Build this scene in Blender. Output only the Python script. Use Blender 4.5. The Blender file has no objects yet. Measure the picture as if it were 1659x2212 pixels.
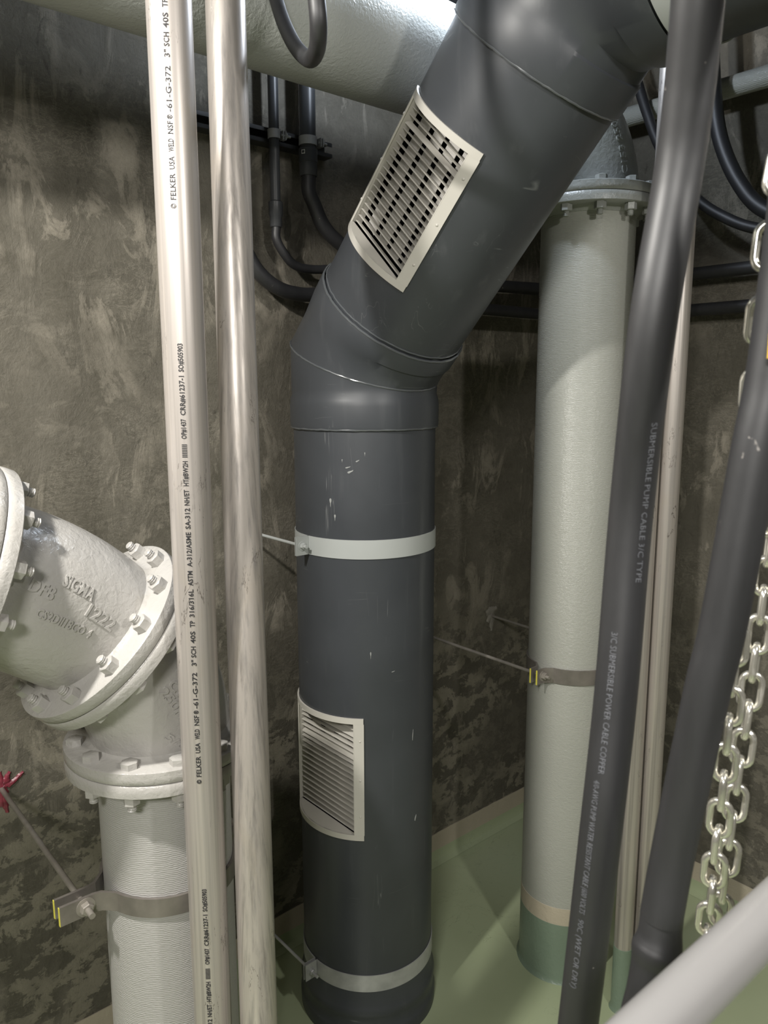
import bpy, bmesh, math, random
from mathutils import Vector, Matrix, noise
random.seed(7)
V = Vector
PI = math.pi
S = bpy.context.scene
COL = S.collection
R_ = math.radians

# ---------------------------------------------------------------- camera frame
F, CX, CY = 1661.0, 829.5, 1106.0
H = 2.396
CAM = V((0, 0, H))
_d = V(((850 - CX) / F, -(11100 - CY) / F, -1)).normalized()
_up = -_d
_y = V((0, 0, -1)); _y = (_y - _up * _y.dot(_up)).normalized()
_x = _y.cross(_up)
M = Matrix((_x, _y, _up))            # camera -> world


def ray(px, py):
    return M @ V(((px - CX) / F, -(py - CY) / F, -1))


def at_dep(px, py, dep):
    return CAM + ray(px, py) * dep


def on_plane(px, py, P, n):
    r = ray(px, py)
    return CAM + r * ((P - CAM).dot(n) / r.dot(n))


def project(P):
    c = M.transposed() @ (P - CAM)
    return CX + F * c.x / -c.z, CY - F * c.y / -c.z


# ---------------------------------------------------------------- materials
MATS = {}


def new_mat(name):
    m = bpy.data.materials.new(name); m.use_nodes = True
    nt = m.node_tree
    b = nt.nodes['Principled BSDF']
    MATS[name] = m
    return m, nt, b


def nd(nt, typ, **kw):
    n = nt.nodes.new(typ)
    for k, v in kw.items():
        if k.startswith('i_'):
            key = k[2:].replace('_', ' ')
            n.inputs[key].default_value = v
        else:
            setattr(n, k, v)
    return n


def coords(nt, scale=(1, 1, 1), rotz=0.0, loc=(0, 0, 0)):
    tc = nd(nt, 'ShaderNodeTexCoord'); mp = nd(nt, 'ShaderNodeMapping')
    nt.links.new(tc.outputs['Object'], mp.inputs['Vector'])
    mp.inputs['Scale'].default_value = scale
    mp.inputs['Rotation'].default_value = (0, 0, rotz)
    mp.inputs['Location'].default_value = loc
    return mp.outputs['Vector']


def tex(nt, vec, scale, detail=4.0, rough=0.55, dist=0.0):
    n = nd(nt, 'ShaderNodeTexNoise')
    n.inputs['Scale'].default_value = scale; n.inputs['Detail'].default_value = detail
    n.inputs['Roughness'].default_value = rough; n.inputs['Distortion'].default_value = dist
    nt.links.new(vec, n.inputs['Vector'])
    return n.outputs['Fac']


def ramp(nt, fac, stops, interp='LINEAR'):
    r = nd(nt, 'ShaderNodeValToRGB'); e = r.color_ramp
    e.interpolation = interp
    while len(e.elements) < len(stops): e.elements.new(0.5)
    for el, (p, c) in zip(e.elements, stops):
        el.position = p
        el.color = (c, c, c, 1) if isinstance(c, (int, float)) else (*c, 1)
    nt.links.new(fac, r.inputs['Fac'])
    return r.outputs['Color']


def mix(nt, fac, a, b, mode='MIX'):
    n = nd(nt, 'ShaderNodeMix', data_type='RGBA', blend_type=mode)
    for sock, v in ((n.inputs[0], fac), (n.inputs[6], a), (n.inputs[7], b)):
        if isinstance(v, (int, float)): sock.default_value = v
        elif isinstance(v, tuple): sock.default_value = (*v, 1) if len(v) == 3 else v
        else: nt.links.new(v, sock)
    return n.outputs[2]


def mth(nt, op, a, b=0.0):
    n = nd(nt, 'ShaderNodeMath', operation=op)
    for i, v in ((0, a), (1, b)):
        if isinstance(v, (int, float)): n.inputs[i].default_value = v
        else: nt.links.new(v, n.inputs[i])
    return n.outputs[0]


def bump(nt, b, height, strength=0.3, dist=0.002, prev=None):
    n = nd(nt, 'ShaderNodeBump'); n.inputs['Strength'].default_value = strength
    n.inputs['Distance'].default_value = dist
    nt.links.new(height, n.inputs['Height'])
    if prev is not None: nt.links.new(prev, n.inputs['Normal'])
    nt.links.new(n.outputs['Normal'], b.inputs['Normal'])
    return n.outputs['Normal']


def simple(name, col, rough=0.5, metal=0.0, var=0.0, vs=8.0, bs=0.0, bscale=60.0, bdist=0.001, spec=0.5, stretch=(1, 1, 1)):
    m, nt, b = new_mat(name)
    b.inputs['Roughness'].default_value = rough
    b.inputs['Metallic'].default_value = metal
    b.inputs['Specular IOR Level'].default_value = spec
    vec = coords(nt, stretch)
    if var > 0:
        f = tex(nt, vec, vs)
        lo = tuple(c * (1 - var) for c in col); hi = tuple(min(1, c * (1 + var)) for c in col)
        nt.links.new(ramp(nt, f, [(0.3, lo), (0.7, hi)]), b.inputs['Base Color'])
    else:
        f = tex(nt, vec, vs)
        nt.links.new(ramp(nt, f, [(0.0, tuple(c * .97 for c in col)), (1.0, col)]), b.inputs['Base Color'])
    if bs > 0:
        bump(nt, b, tex(nt, coords(nt), bscale, 3), bs, bdist)
    return m


def mat_wall(name, rotz, lowpatch=1.0):
    m, nt, b = new_mat(name)
    v0 = coords(nt, (1, 1, 1), rotz)
    vv = coords(nt, (2.0, 1, 0.75), rotz)       # vertically dragged
    vh = coords(nt, (0.8, 1, 2.2), rotz, (3, 0, 1))
    def mul(a, c_): return mix(nt, 1.0, a, c_, 'MULTIPLY')
    big = tex(nt, v0, 1.6, 6, 0.62, 0.8)
    base = ramp(nt, big, [(0.32, (0.094, 0.086, 0.066)), (0.5, (0.122, 0.112, 0.089)), (0.7, (0.158, 0.146, 0.119))])
    fine = tex(nt, v0, 11, 8, 0.72, 1.2)
    base = mix(nt, ramp(nt, fine, [(0.35, 0.0), (0.7, 0.55)]), base, (0.185, 0.170, 0.138))
    # dragged trowel marks, lighter, in clusters
    s1 = tex(nt, vv, 4.5, 9, 0.70, 0.8)
    m1 = ramp(nt, s1, [(0.52, 0.0), (0.55, 0.45), (0.62, 0.75), (0.8, 1.0)])
    c1 = mix(nt, mul(m1, ramp(nt, tex(nt, v0, 1.9, 4, 0.6, 0.6), [(0.44, 0.0), (0.56, 1.0)])), base, (0.33, 0.30, 0.245))
    sh_ = tex(nt, vh, 6.5, 9, 0.70, 0.6)
    m1b = ramp(nt, sh_, [(0.55, 0.0), (0.60, 0.45), (0.75, 0.8)])
    c1 = mix(nt, mul(m1b, ramp(nt, tex(nt, coords(nt, (1, 1, 1), rotz, (2, 0, 6)), 2.2, 4, 0.6, 0.6), [(0.47, 0.0), (0.62, 0.9)])), c1, (0.24, 0.22, 0.178))
    # fine scratches
    s2 = tex(nt, vh, 9.0, 9, 0.74, 2.6)
    ln = mth(nt, 'ABSOLUTE', mth(nt, 'SUBTRACT', s2, 0.5))
    c2 = mix(nt, mul(ramp(nt, ln, [(0.0, 0.7), (0.008, 0.3), (0.02, 0.0)]), ramp(nt, tex(nt, v0, 3.2, 3), [(0.46, 0.0), (0.6, 0.9)])), c1, (0.36, 0.33, 0.27))
    # dark pits and tears
    s3 = tex(nt, vv, 9.0, 8, 0.74, 1.4)
    c3 = mix(nt, ramp(nt, s3, [(0.32, 0.7), (0.41, 0.0)]), c2, (0.06, 0.055, 0.044))
    # broken skim coat low on the wall
    sep = nd(nt, 'ShaderNodeSeparateXYZ'); nt.links.new(v0, sep.inputs[0])
    hz = nd(nt, 'ShaderNodeMapRange'); hz.inputs['From Min'].default_value = 1.5; hz.inputs['From Max'].default_value = 0.95
    nt.links.new(sep.outputs['Z'], hz.inputs['Value'])
    p4 = tex(nt, coords(nt, (1.0, 1, 1.4), rotz, (7, 0, 2)), 8.5, 9, 0.70, 0.35)
    m4 = mul(ramp(nt, p4, [(0.49, 0.0), (0.507, 0.75), (0.6, 0.9), (0.8, 1.0)]), hz.outputs[0])
    m4 = mul(m4, ramp(nt, tex(nt, v0, 2.0, 4, 0.6, 0.8), [(0.36, 0.2), (0.5, lowpatch)]))
    c3 = mix(nt, mth(nt, 'MULTIPLY', hz.outputs[0], 0.35), c3, (0.055, 0.05, 0.04))
    c4 = mix(nt, m4, c3, (0.27, 0.248, 0.195))
    spk = tex(nt, v0, 70, 4, 0.65, 0.5)
    c5 = mix(nt, ramp(nt, spk, [(0.3, 0.3), (0.45, 0.0)]), c4, (0.07, 0.065, 0.052))
    nt.links.new(c5, b.inputs['Base Color'])
    b.inputs['Roughness'].default_value = 0.62
    b.inputs['Specular IOR Level'].default_value = 0.3
    hsum = mth(nt, 'ADD', mth(nt, 'MULTIPLY', s1, 0.9), mth(nt, 'MULTIPLY', p4, 0.6))
    hsum = mth(nt, 'ADD', hsum, mth(nt, 'ADD', mth(nt, 'MULTIPLY', spk, 0.12), mth(nt, 'MULTIPLY', fine, 0.5)))
    bump(nt, b, hsum, 0.75, 0.010)
    return m


def mat_floor():
    m, nt, b = new_mat('green_epoxy')
    v = coords(nt)
    f = tex(nt, v, 1.3, 4, 0.5, 0.4)
    c = ramp(nt, f, [(0.3, (0.385, 0.445, 0.275)), (0.7, (0.44, 0.50, 0.325))])
    sc = tex(nt, v, 24, 9, 0.75, 1.5)
    c = mix(nt, ramp(nt, sc, [(0.27, 0.6), (0.33, 0.0)]), c, (0.07, 0.08, 0.05))
    # thin scratches
    ln = mth(nt, 'ABSOLUTE', mth(nt, 'SUBTRACT', tex(nt, coords(nt, (1, 1, 1), 0, (4, 2, 0)), 3.5, 6, 0.6, 2.0), 0.5))
    k = mix(nt, 1.0, ramp(nt, ln, [(0.0, 0.5), (0.003, 0.0)]), ramp(nt, tex(nt, v, 3), [(0.5, 0.0), (0.6, 1.0)]), 'MULTIPLY')
    c = mix(nt, k, c, (0.08, 0.09, 0.06))
    nt.links.new(c, b.inputs['Base Color'])
    b.inputs['Roughness'].default_value = 0.28
    bump(nt, b, tex(nt, v, 14, 3), 0.12, 0.004)
    return m


def mat_steel(name, streak=1.0, tint=(0.49, 0.45, 0.42)):
    m, nt, b = new_mat(name)
    v = coords(nt, (26, 26, 0.28))
    s = tex(nt, v, 2.0, 5, 0.62, 0.2)
    v2 = coords(nt, (60, 60, 0.5), 0.6)
    s2 = tex(nt, v2, 1.5, 4, 0.6)
    lo = tuple(c * 0.52 for c in tint); hi = tuple(min(1, c * 1.22) for c in tint)
    c = ramp(nt, s, [(0.28, lo), (0.46, tint), (0.72, hi)])
    c = mix(nt, ramp(nt, s2, [(0.3, 0.45 * streak), (0.5, 0.0)]), c, (0.26, 0.245, 0.235))
    blot = tex(nt, coords(nt, (3, 3, 1)), 3.0, 6, 0.7, 0.8)
    c = mix(nt, ramp(nt, blot, [(0.55, 0.0), (0.8, 0.5)]), c, (0.50, 0.43, 0.33))
    # crack-like dark handling marks
    ln = mth(nt, 'ABSOLUTE', mth(nt, 'SUBTRACT', tex(nt, coords(nt, (7, 7, 1.1), 0.3, (1, 5, 2)), 2.2, 6, 0.62, 0.5), 0.5))
    k = mix(nt, 1.0, ramp(nt, ln, [(0.0, 0.9), (0.0045, 0.0)]),
            ramp(nt, tex(nt, coords(nt, (4, 4, 2), 0, (9, 0, 0)), 2.5, 2), [(0.55, 0.0), (0.6, 1.0)]), 'MULTIPLY')
    c = mix(nt, k, c, (0.06, 0.045, 0.035))
    nt.links.new(c, b.inputs['Base Color'])
    b.inputs['Metallic'].default_value = 0.45
    nt.links.new(ramp(nt, s, [(0.3, 0.46), (0.7, 0.3)]), b.inputs['Roughness'])
    bump(nt, b, s2, 0.12, 0.0008)
    return m


def mat_paint(name, col, rough, kind):
    """thick white/grey paint: 'peel' = orange peel, 'brush' = cast + brush, 'roller' = fine horizontal ridges"""
    m, nt, b = new_mat(name)
    v = coords(nt)
    f = tex(nt, v, 3.0, 3)
    c = ramp(nt, f, [(0.3, tuple(x * 0.94 for x in col)), (0.7, col)])
    nt.links.new(c, b.inputs['Base Color'])
    b.inputs['Roughness'].default_value = rough
    if kind == 'peel':
        bump(nt, b, tex(nt, v, 105, 3, 0.5, 0.5), 0.7, 0.0028)
    elif kind == 'brush':
        a = tex(nt, v, 60, 4, 0.6, 0.5)
        p = bump(nt, b, tex(nt, coords(nt, (1, 1, 1)), 16, 4), 0.5, 0.006)
        bump(nt, b, a, 0.7, 0.003, p)
    else:
        w = nd(nt, 'ShaderNodeTexWave', wave_type='BANDS', bands_direction='Z')
        w.inputs['Scale'].default_value = 62; w.inputs['Distortion'].default_value = 4.5
        w.inputs['Detail'].default_value = 3; w.inputs['Detail Scale'].default_value = 0.9
        nt.links.new(v, w.inputs['Vector'])
        p = bump(nt, b, w.outputs['Fac'], 0.4, 0.0018)
        bump(nt, b, tex(nt, v, 110, 3), 0.6, 0.002, p)
    return m


def mat_duct():
    m, nt, b = new_mat('grey_pvc')
    v = coords(nt)
    f = tex(nt, v, 2.2, 4, 0.55, 0.3)
    c = ramp(nt, f, [(0.3, (0.042, 0.046, 0.052)), (0.7, (0.057, 0.062, 0.070))])
    # dusty rub marks and scratches
    sv = tex(nt, coords(nt, (9, 9, 0.8)), 2.0, 6, 0.6)
    c = mix(nt, ramp(nt, sv, [(0.58, 0.0), (0.78, 0.35)]), c, (0.12, 0.125, 0.13))
    def scr(sc, rot, loc, gate):
        ln = mth(nt, 'ABSOLUTE', mth(nt, 'SUBTRACT', tex(nt, coords(nt, sc, rot, loc), 2.0, 3, 0.5, 1.0), 0.5))
        return mix(nt, 1.0, ramp(nt, ln, [(0.0, 0.75), (0.0035, 0.0)]),
                   ramp(nt, tex(nt, coords(nt, (3, 3, 3), 0, loc), 2.0, 2), [(gate, 0.0), (gate + 0.05, 1.0)]), 'MULTIPLY')
    c = mix(nt, scr((0.5, 0.5, 6), 0, (1, 2, 3), 0.60), c, (0.17, 0.18, 0.18))
    c = mix(nt, scr((6, 6, 0.4), 0.4, (5, 1, 8), 0.60), c, (0.17, 0.175, 0.18))
    nt.links.new(c, b.inputs['Base Color'])
    nt.links.new(ramp(nt, f, [(0.3, 0.34), (0.7, 0.44)]), b.inputs['Roughness'])
    bump(nt, b, tex(nt, v, 5, 2), 0.1, 0.004)
    return m


def mat_rubber():
    m, nt, b = new_mat('black_rubber')
    v = coords(nt)
    f = tex(nt, coords(nt, (6, 6, 1)), 4, 5, 0.6)
    c = ramp(nt, f, [(0.3, (0.017, 0.017, 0.019)), (0.75, (0.032, 0.032, 0.035))])
    sp = tex(nt, v, 42, 3, 0.55, 0.4)
    c = mix(nt, ramp(nt, sp, [(0.735, 0.0), (0.76, 0.8)]), c, (0.33, 0.31, 0.29))
    nt.links.new(c, b.inputs['Base Color'])
    b.inputs['Roughness'].default_value = 0.5
    b.inputs['Specular IOR Level'].default_value = 0.8
    bump(nt, b, tex(nt, v, 9, 3), 0.3, 0.004)
    return m


mat_wall('plaster_left', -R_(40.7)); mat_wall('plaster_right', R_(49.3), 0.6)
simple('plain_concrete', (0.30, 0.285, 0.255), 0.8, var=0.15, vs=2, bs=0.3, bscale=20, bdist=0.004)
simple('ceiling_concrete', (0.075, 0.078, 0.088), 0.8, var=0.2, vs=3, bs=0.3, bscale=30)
mat_floor()
mat_steel('stainless'); mat_steel('stainless_worn', 1.4, (0.475, 0.435, 0.40))
mat_paint('white_cast', (0.475, 0.46, 0.435), 0.24, 'brush')
mat_paint('white_roller', (0.465, 0.455, 0.44), 0.36, 'roller')
mat_paint('grey_roller', (0.42, 0.425, 0.385), 0.30, 'roller')
mat_paint('grey_cast', (0.32, 0.33, 0.31), 0.32, 'brush')
mat_paint('grey_peel', (0.42, 0.435, 0.415), 0.27, 'peel')
mat_paint('green_paint', (0.20, 0.265, 0.20), 0.3, 'brush')
mat_paint('cream_paint', (0.52, 0.46, 0.36), 0.4, 'brush')
mat_duct(); mat_rubber()
simple('conduit_grey', (0.055, 0.058, 0.062), 0.4, var=0.1)
simple('bead_gloss', (0.10, 0.108, 0.115), 0.16, spec=1.0)
simple('paint_mark', (0.33, 0.34, 0.33), 0.5)
simple('cream_metal', (0.56, 0.54, 0.49), 0.33, spec=0.5)
simple('vane_white', (0.60, 0.58, 0.55), 0.3)
simple('band_grey', (0.41, 0.43, 0.42), 0.4, var=0.04, vs=5)
simple('galvanised', (0.44, 0.445, 0.44), 0.4, 0.3, var=0.18, vs=14)
simple('clamp_steel', (0.22, 0.20, 0.18), 0.36, 0.35, var=0.25, vs=12, bs=0.1, bscale=80)
simple('rod_steel', (0.34, 0.315, 0.28), 0.38, 0.35, var=0.15, vs=20)
simple('yellow_edge', (0.72, 0.66, 0.10), 0.5)
simple('yellow_plastic', (0.75, 0.50, 0.09), 0.5)
simple('chain_zinc', (0.86, 0.84, 0.76), 0.2, 0.85, var=0.08, vs=30)
simple('ink_black', (0.02, 0.02, 0.022), 0.6)
simple('ink_grey', (0.13, 0.135, 0.15), 0.6)
simple('red_sealant', (0.22, 0.035, 0.055), 0.3, var=0.45, vs=40, bs=0.5, bscale=60)
simple('mortar', (0.24, 0.225, 0.195), 0.8, var=0.2, vs=30, bs=0.6, bscale=50, bdist=0.003)
simple('strut_dark', (0.09, 0.09, 0.09), 0.4, 0.6, var=0.2)
simple('rail_white', (0.31, 0.303, 0.30), 0.24, 0.0, var=0.03, vs=5, spec=0.6)
simple('white_label', (0.75, 0.75, 0.72), 0.5)
simple('dark_void', (0.015, 0.016, 0.018), 0.8)


# ---------------------------------------------------------------- object helpers
def root_origin(p):
    while p is not None and p.parent is not None: p = p.parent
    return p.location.copy() if p is not None else V((0, 0, 0))


def thing(name, label, cat, loc, group=None):
    o = bpy.data.objects.new(name, None); COL.objects.link(o)
    o.empty_display_size = 0.05
    o.location = loc; o['label'] = label; o['category'] = cat
    if group: o['group'] = group
    return o


def obj(name, bm, mat, parent=None, label=None, smooth=True, angle=40):
    """bm holds world coordinates"""
    if parent is not None:
        org = root_origin(parent)
    else:
        zs = [v.co.z for v in bm.verts]; xs = [v.co.x for v in bm.verts]; ys = [v.co.y for v in bm.verts]
        org = V(((min(xs) + max(xs)) / 2, (min(ys) + max(ys)) / 2, min(zs)))
    bmesh.ops.translate(bm, verts=bm.verts, vec=-org)
    me = bpy.data.meshes.new(name)
    bmesh.ops.recalc_face_normals(bm, faces=bm.faces)
    for f in bm.faces: f.smooth = smooth
    if smooth:
        for e in bm.edges:
            if len(e.link_faces) == 2 and e.calc_face_angle(0) > R_(angle): e.smooth = False
    bm.to_mesh(me); bm.free()
    ml = mat if isinstance(mat, (list, tuple)) else [mat]
    for x in ml: me.materials.append(MATS[x])
    o = bpy.data.objects.new(name, me); COL.objects.link(o)
    if parent is not None: o.parent = parent
    else: o.location = org
    if label: o['label'] = label
    return o


def tag(o, label, cat, group=None):
    o['label'] = label; o['category'] = cat
    if group: o['group'] = group
    return o


def struct(name, bm, mat, **k):
    o = obj(name, bm, mat, None, **k); o['kind'] = 'structure'
    return o


def frame(d):
    d = d.normalized()
    a = V((0, 0, 1)) if abs(d.z) < 0.95 else V((1, 0, 0))
    x = a.cross(d).normalized(); y = d.cross(x)
    return x, y, d


def lathe(bm, C, axis, prof, seg=64, x=None, cap=True, mi=0):
    """prof: list of (radius, height along axis)"""
    if x is None: x, y, d = frame(axis)
    else:
        d = axis.normalized(); x = x.normalized(); y = d.cross(x)
    rings = []
    for r, h in prof:
        rings.append([bm.verts.new(C + d * h + (x * math.cos(2 * PI * i / seg) + y * math.sin(2 * PI * i / seg)) * r) for i in range(seg)])
    for a, b in zip(rings, rings[1:]):
        for i in range(seg):
            f = bm.faces.new((a[i], a[(i + 1) % seg], b[(i + 1) % seg], b[i])); f.material_index = mi
    if cap:
        for rr in (rings[0], rings[-1]):
            try: bm.faces.new(rr).material_index = mi
            except ValueError: pass
    return rings


def tube(bm, pts, rad, seg=16, cap=True):
    pts = [V(p) for p in pts]; n = len(pts)
    rs = rad if isinstance(rad, (list, tuple)) else [rad] * n
    T = [(pts[min(i + 1, n - 1)] - pts[max(i - 1, 0)]).normalized() for i in range(n)]
    x, y, _ = frame(T[0]); rings = []
    for i in range(n):
        if i:
            q = T[i - 1].rotation_difference(T[i]); x = q @ x
        x = (x - T[i] * x.dot(T[i])).normalized(); y = T[i].cross(x)
        rings.append([bm.verts.new(pts[i] + (x * math.cos(2 * PI * k / seg) + y * math.sin(2 * PI * k / seg)) * rs[i]) for k in range(seg)])
    for a, b in zip(rings, rings[1:]):
        for i in range(seg): bm.faces.new((a[i], a[(i + 1) % seg], b[(i + 1) % seg], b[i]))
    if cap:
        bm.faces.new(rings[0]); bm.faces.new(rings[-1])


def spline(P, n=10):
    P = [V(p) for p in P]
    Q = [P[0] * 2 - P[1]] + P + [P[-1] * 2 - P[-2]]
    out = []
    for i in range(1, len(Q) - 2):
        for k in range(n):
            t = k / n
            a, b, c, d = Q[i - 1], Q[i], Q[i + 1], Q[i + 2]
            out.append(0.5 * ((2 * b) + (-a + c) * t + (2 * a - 5 * b + 4 * c - d) * t * t + (-a + 3 * b - 3 * c + d) * t ** 3))
    out.append(P[-1])
    return out


def box(bm, C, X, Y, Z, sx, sy, sz, mi=0, bev=0.0):
    """box centred at C with half axes along unit X,Y,Z"""
    X, Y, Z = X.normalized() * sx / 2, Y.normalized() * sy / 2, Z.normalized() * sz / 2
    vs = [bm.verts.new(C + X * a + Y * b + Z * c) for a in (-1, 1) for b in (-1, 1) for c in (-1, 1)]
    fs = []
    for q in ((0, 1, 3, 2), (4, 6, 7, 5), (0, 4, 5, 1), (2, 3, 7, 6), (0, 2, 6, 4), (1, 5, 7, 3)):
        f = bm.faces.new([vs[i] for i in q]); f.material_index = mi; fs.append(f)
    if bev:
        es = list({e for f in fs for e in f.edges})
        bmesh.ops.bevel(bm, geom=es, offset=bev, segments=2, affect='EDGES')


def strip(bm, outer, inner, zdir, h, close=False):
    """plate between two matching polylines, extruded by h along zdir"""
    z = zdir.normalized() * h / 2
    R1 = [bm.verts.new(p + z) for p in outer]; R2 = [bm.verts.new(p + z) for p in inner]
    R3 = [bm.verts.new(p - z) for p in inner]; R4 = [bm.verts.new(p - z) for p in outer]
    n = len(outer)
    for i in range(n - 1):
        for a, b in ((R1, R2), (R2, R3), (R3, R4), (R4, R1)):
            bm.faces.new((a[i], a[i + 1], b[i + 1], b[i]))
    bm.faces.new((R1[0], R2[0], R3[0], R4[0])); bm.faces.new((R1[-1], R4[-1], R3[-1], R2[-1]))


def hexnut(bm, C, d, af, h, rot=0.0, cham=0.12):
    x, y, d = frame(d)
    r = af / math.sqrt(3)
    x2 = x * math.cos(rot) + y * math.sin(rot)
    lathe(bm, C, d, [(r, 0), (r, h * (1 - cham)), (r * 0.87, h)], 6, x2)


def stud(bm, C, d, r, L):
    prof = [(r, 0)]
    n = max(3, int(L / (r * 0.42)))
    for i in range(n):
        h0 = L * i / n; prof += [(r, h0 + L / n * 0.3), (r * 0.87, h0 + L / n * 0.7)]
    prof += [(r, L), (r * 0.7, L + r * 0.25)]
    lathe(bm, C, d, prof, 14)


# ---------------------------------------------------------------- text on surfaces
FONT = None


def text_mesh(txt, size, depth, res=2, bold=0.0):
    cu = bpy.data.curves.new('t', 'FONT'); cu.body = txt; cu.size = size; cu.extrude = depth; cu.offset = bold
    cu.resolution_u = res; cu.align_x = 'LEFT'; cu.align_y = 'CENTER'; cu.space_character = 1.02
    ob = bpy.data.objects.new('t', cu); COL.objects.link(ob)
    bpy.context.view_layer.update()
    dg = bpy.context.evaluated_depsgraph_get()
    me = bpy.data.meshes.new_from_object(ob.evaluated_get(dg))
    bpy.data.objects.remove(ob); bpy.data.curves.remove(cu)
    return me


def text_on(bm, txt, fn, size, length=None, depth=0.0004, bold=0.0):
    """fn(sx, sy, h) -> world point; sx runs along the line of text"""
    me = text_mesh(txt, size, depth, 2, bold)
    xs = [v.co.x for v in me.vertices]
    if not xs: return
    x0, x1 = min(xs), max(xs)
    k = (length / (x1 - x0)) if length else 1.0
    t = bmesh.new(); t.from_mesh(me); bpy.data.meshes.remove(me)
    # cut long faces so that they bend with the surface
    vm = {}
    for v in t.verts:
        vm[v] = bm.verts.new(fn((v.co.x - x0) * k, v.co.y, v.co.z + depth))
    for f in t.faces:
        try: bm.faces.new([vm[v] for v in f.verts])
        except ValueError: pass
    t.free()


def search(fn, A, B, px, py):
    """parameters (a,b) whose point projects nearest to the pixel, facing the camera"""
    best = None
    for a in A:
        for b in B:
            P, N = fn(a, b)
            if N.dot(CAM - P) < 0.02: continue
            q = project(P); d = (q[0] - px) ** 2 + (q[1] - py) ** 2
            if best is None or d < best[0]: best = (d, a, b)
    return best[1], best[2]


def lin(a, b, n): return [a + (b - a) * i / (n - 1) for i in range(n)]


# ---------------------------------------------------------------- the room
K = 1.2286
WA = R_(40.7)
e = V((math.cos(WA), math.sin(WA), 0))           # along left wall, away from the camera
n = V((math.sin(WA), -math.cos(WA), 0))          # out of left wall into the room
u = -e
up = V((0, 0, 1))
P0 = V((0.8428, 4.075, 0))                       # floor corner
CEIL = 3.782


def wall_pt(px, py, off=0.0): return on_plane(px, py, P0 + n * off, n)
def rwall_pt(px, py, off=0.0): return on_plane(px, py, P0 - e * off, e)
def W(s, off, z): return P0 + e * s + n * off + up * z      # left wall coordinates
def RW(d, off, z): return P0 + n * d - e * off + up * z     # right wall coordinates


SL, DR = -6.0, 6.0      # extents of the room
bm = bmesh.new(); box(bm, W(SL / 2, -0.1, CEIL / 2), e, n, up, -SL + 0.4, 0.2, CEIL); struct('wall_left', bm, 'plaster_left', smooth=False)
bm = bmesh.new(); box(bm, RW(DR / 2, -0.1, CEIL / 2), n, e, up, DR, 0.2, CEIL); struct('wall_right', bm, 'plaster_right', smooth=False)
bm = bmesh.new(); box(bm, RW(DR / 2, -SL + 0.1, CEIL / 2), n, e, up, DR, 0.2, CEIL); struct('wall_back', bm, 'plain_concrete', smooth=False)
bm = bmesh.new(); box(bm, W(SL / 2, DR + 0.1, CEIL / 2), e, n, up, -SL + 0.4, 0.2, CEIL); struct('wall_front', bm, 'plain_concrete', smooth=False)
bm = bmesh.new(); box(bm, W(SL / 2, DR / 2, -0.1), e, n, up, -SL + 0.4, DR + 0.4, 0.2); struct('floor', bm, 'green_epoxy', smooth=False)
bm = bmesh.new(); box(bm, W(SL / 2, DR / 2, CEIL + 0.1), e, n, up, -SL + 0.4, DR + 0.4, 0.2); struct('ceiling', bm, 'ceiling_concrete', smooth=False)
for nm, g, dr, nn, L in (('baseboard_left', lambda t, o, z: W(-t, o, z), u, n, -SL), ('baseboard_right', lambda t, o, z: RW(t, o, z), n, u, DR)):
    bm = bmesh.new()
    N = 160
    def top(t): return 0.154 + 0.004 * noise.noise(V((t * 4, 1, 2))) + 0.002 * noise.noise(V((t * 25, 5, 2)))
    prof = [(0.0, 0.035), (0.002, 0.014), (0.012, 0.004)]
    a = [bm.verts.new(g(L * i / N, 0.004, top(L * i / N))) for i in range(N + 1)]
    b = [bm.verts.new(g(L * i / N, 0.004, 0.062)) for i in range(N + 1)]
    c = [bm.verts.new(g(L * i / N, 0.006, 0.03)) for i in range(N + 1)]
    c2 = [bm.verts.new(g(L * i / N, 0.014, 0.012)) for i in range(N + 1)]
    d = [bm.verts.new(g(L * i / N, 0.04, 0.001)) for i in range(N + 1)]
    z0 = [bm.verts.new(g(L * i / N, -0.002, top(L * i / N))) for i in range(N + 1)]
    for i in range(N):
        for A_, B_, mi in ((z0, a, 0), (a, b, 0), (b, c, 1), (c, c2, 1), (c2, d, 1)):
            bm.faces.new((A_[i], A_[i + 1], B_[i + 1], B_[i])).material_index = mi
    struct(nm, bm, ['cream_paint', 'green_epoxy'])

# ---------------------------------------------------------------- grey PVC ventilation duct
A0 = V((-0.0676, 2.732, 0)); RD = 0.2497
ph, t1 = -0.827, 0.75
du = V((math.cos(ph), math.sin(ph), 0)); dw = V((-du.y, du.x, 0))
zc = 2.4746
C1 = A0 + up * zc
d1 = du * math.sin(t1) + up * math.cos(t1)
e1 = du * math.cos(t1) - up * math.sin(t1)
L2, L3, L4 = 0.225, 1.042, 1.265
C2 = C1 + d1 * L4
t2 = R_(88)
d2 = du * math.sin(t2) + up * math.cos(t2); e2 = du * math.cos(t2) - up * math.sin(t2)
G1 = (R_(-187), R_(-91), 0.812, 1.266)     # grille window on the vertical pipe: angles and heights
G2 = (R_(-134), R_(-50), 0.405, 0.838)     # on the sloping pipe: angles from e1 toward dw, distance from C1


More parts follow.
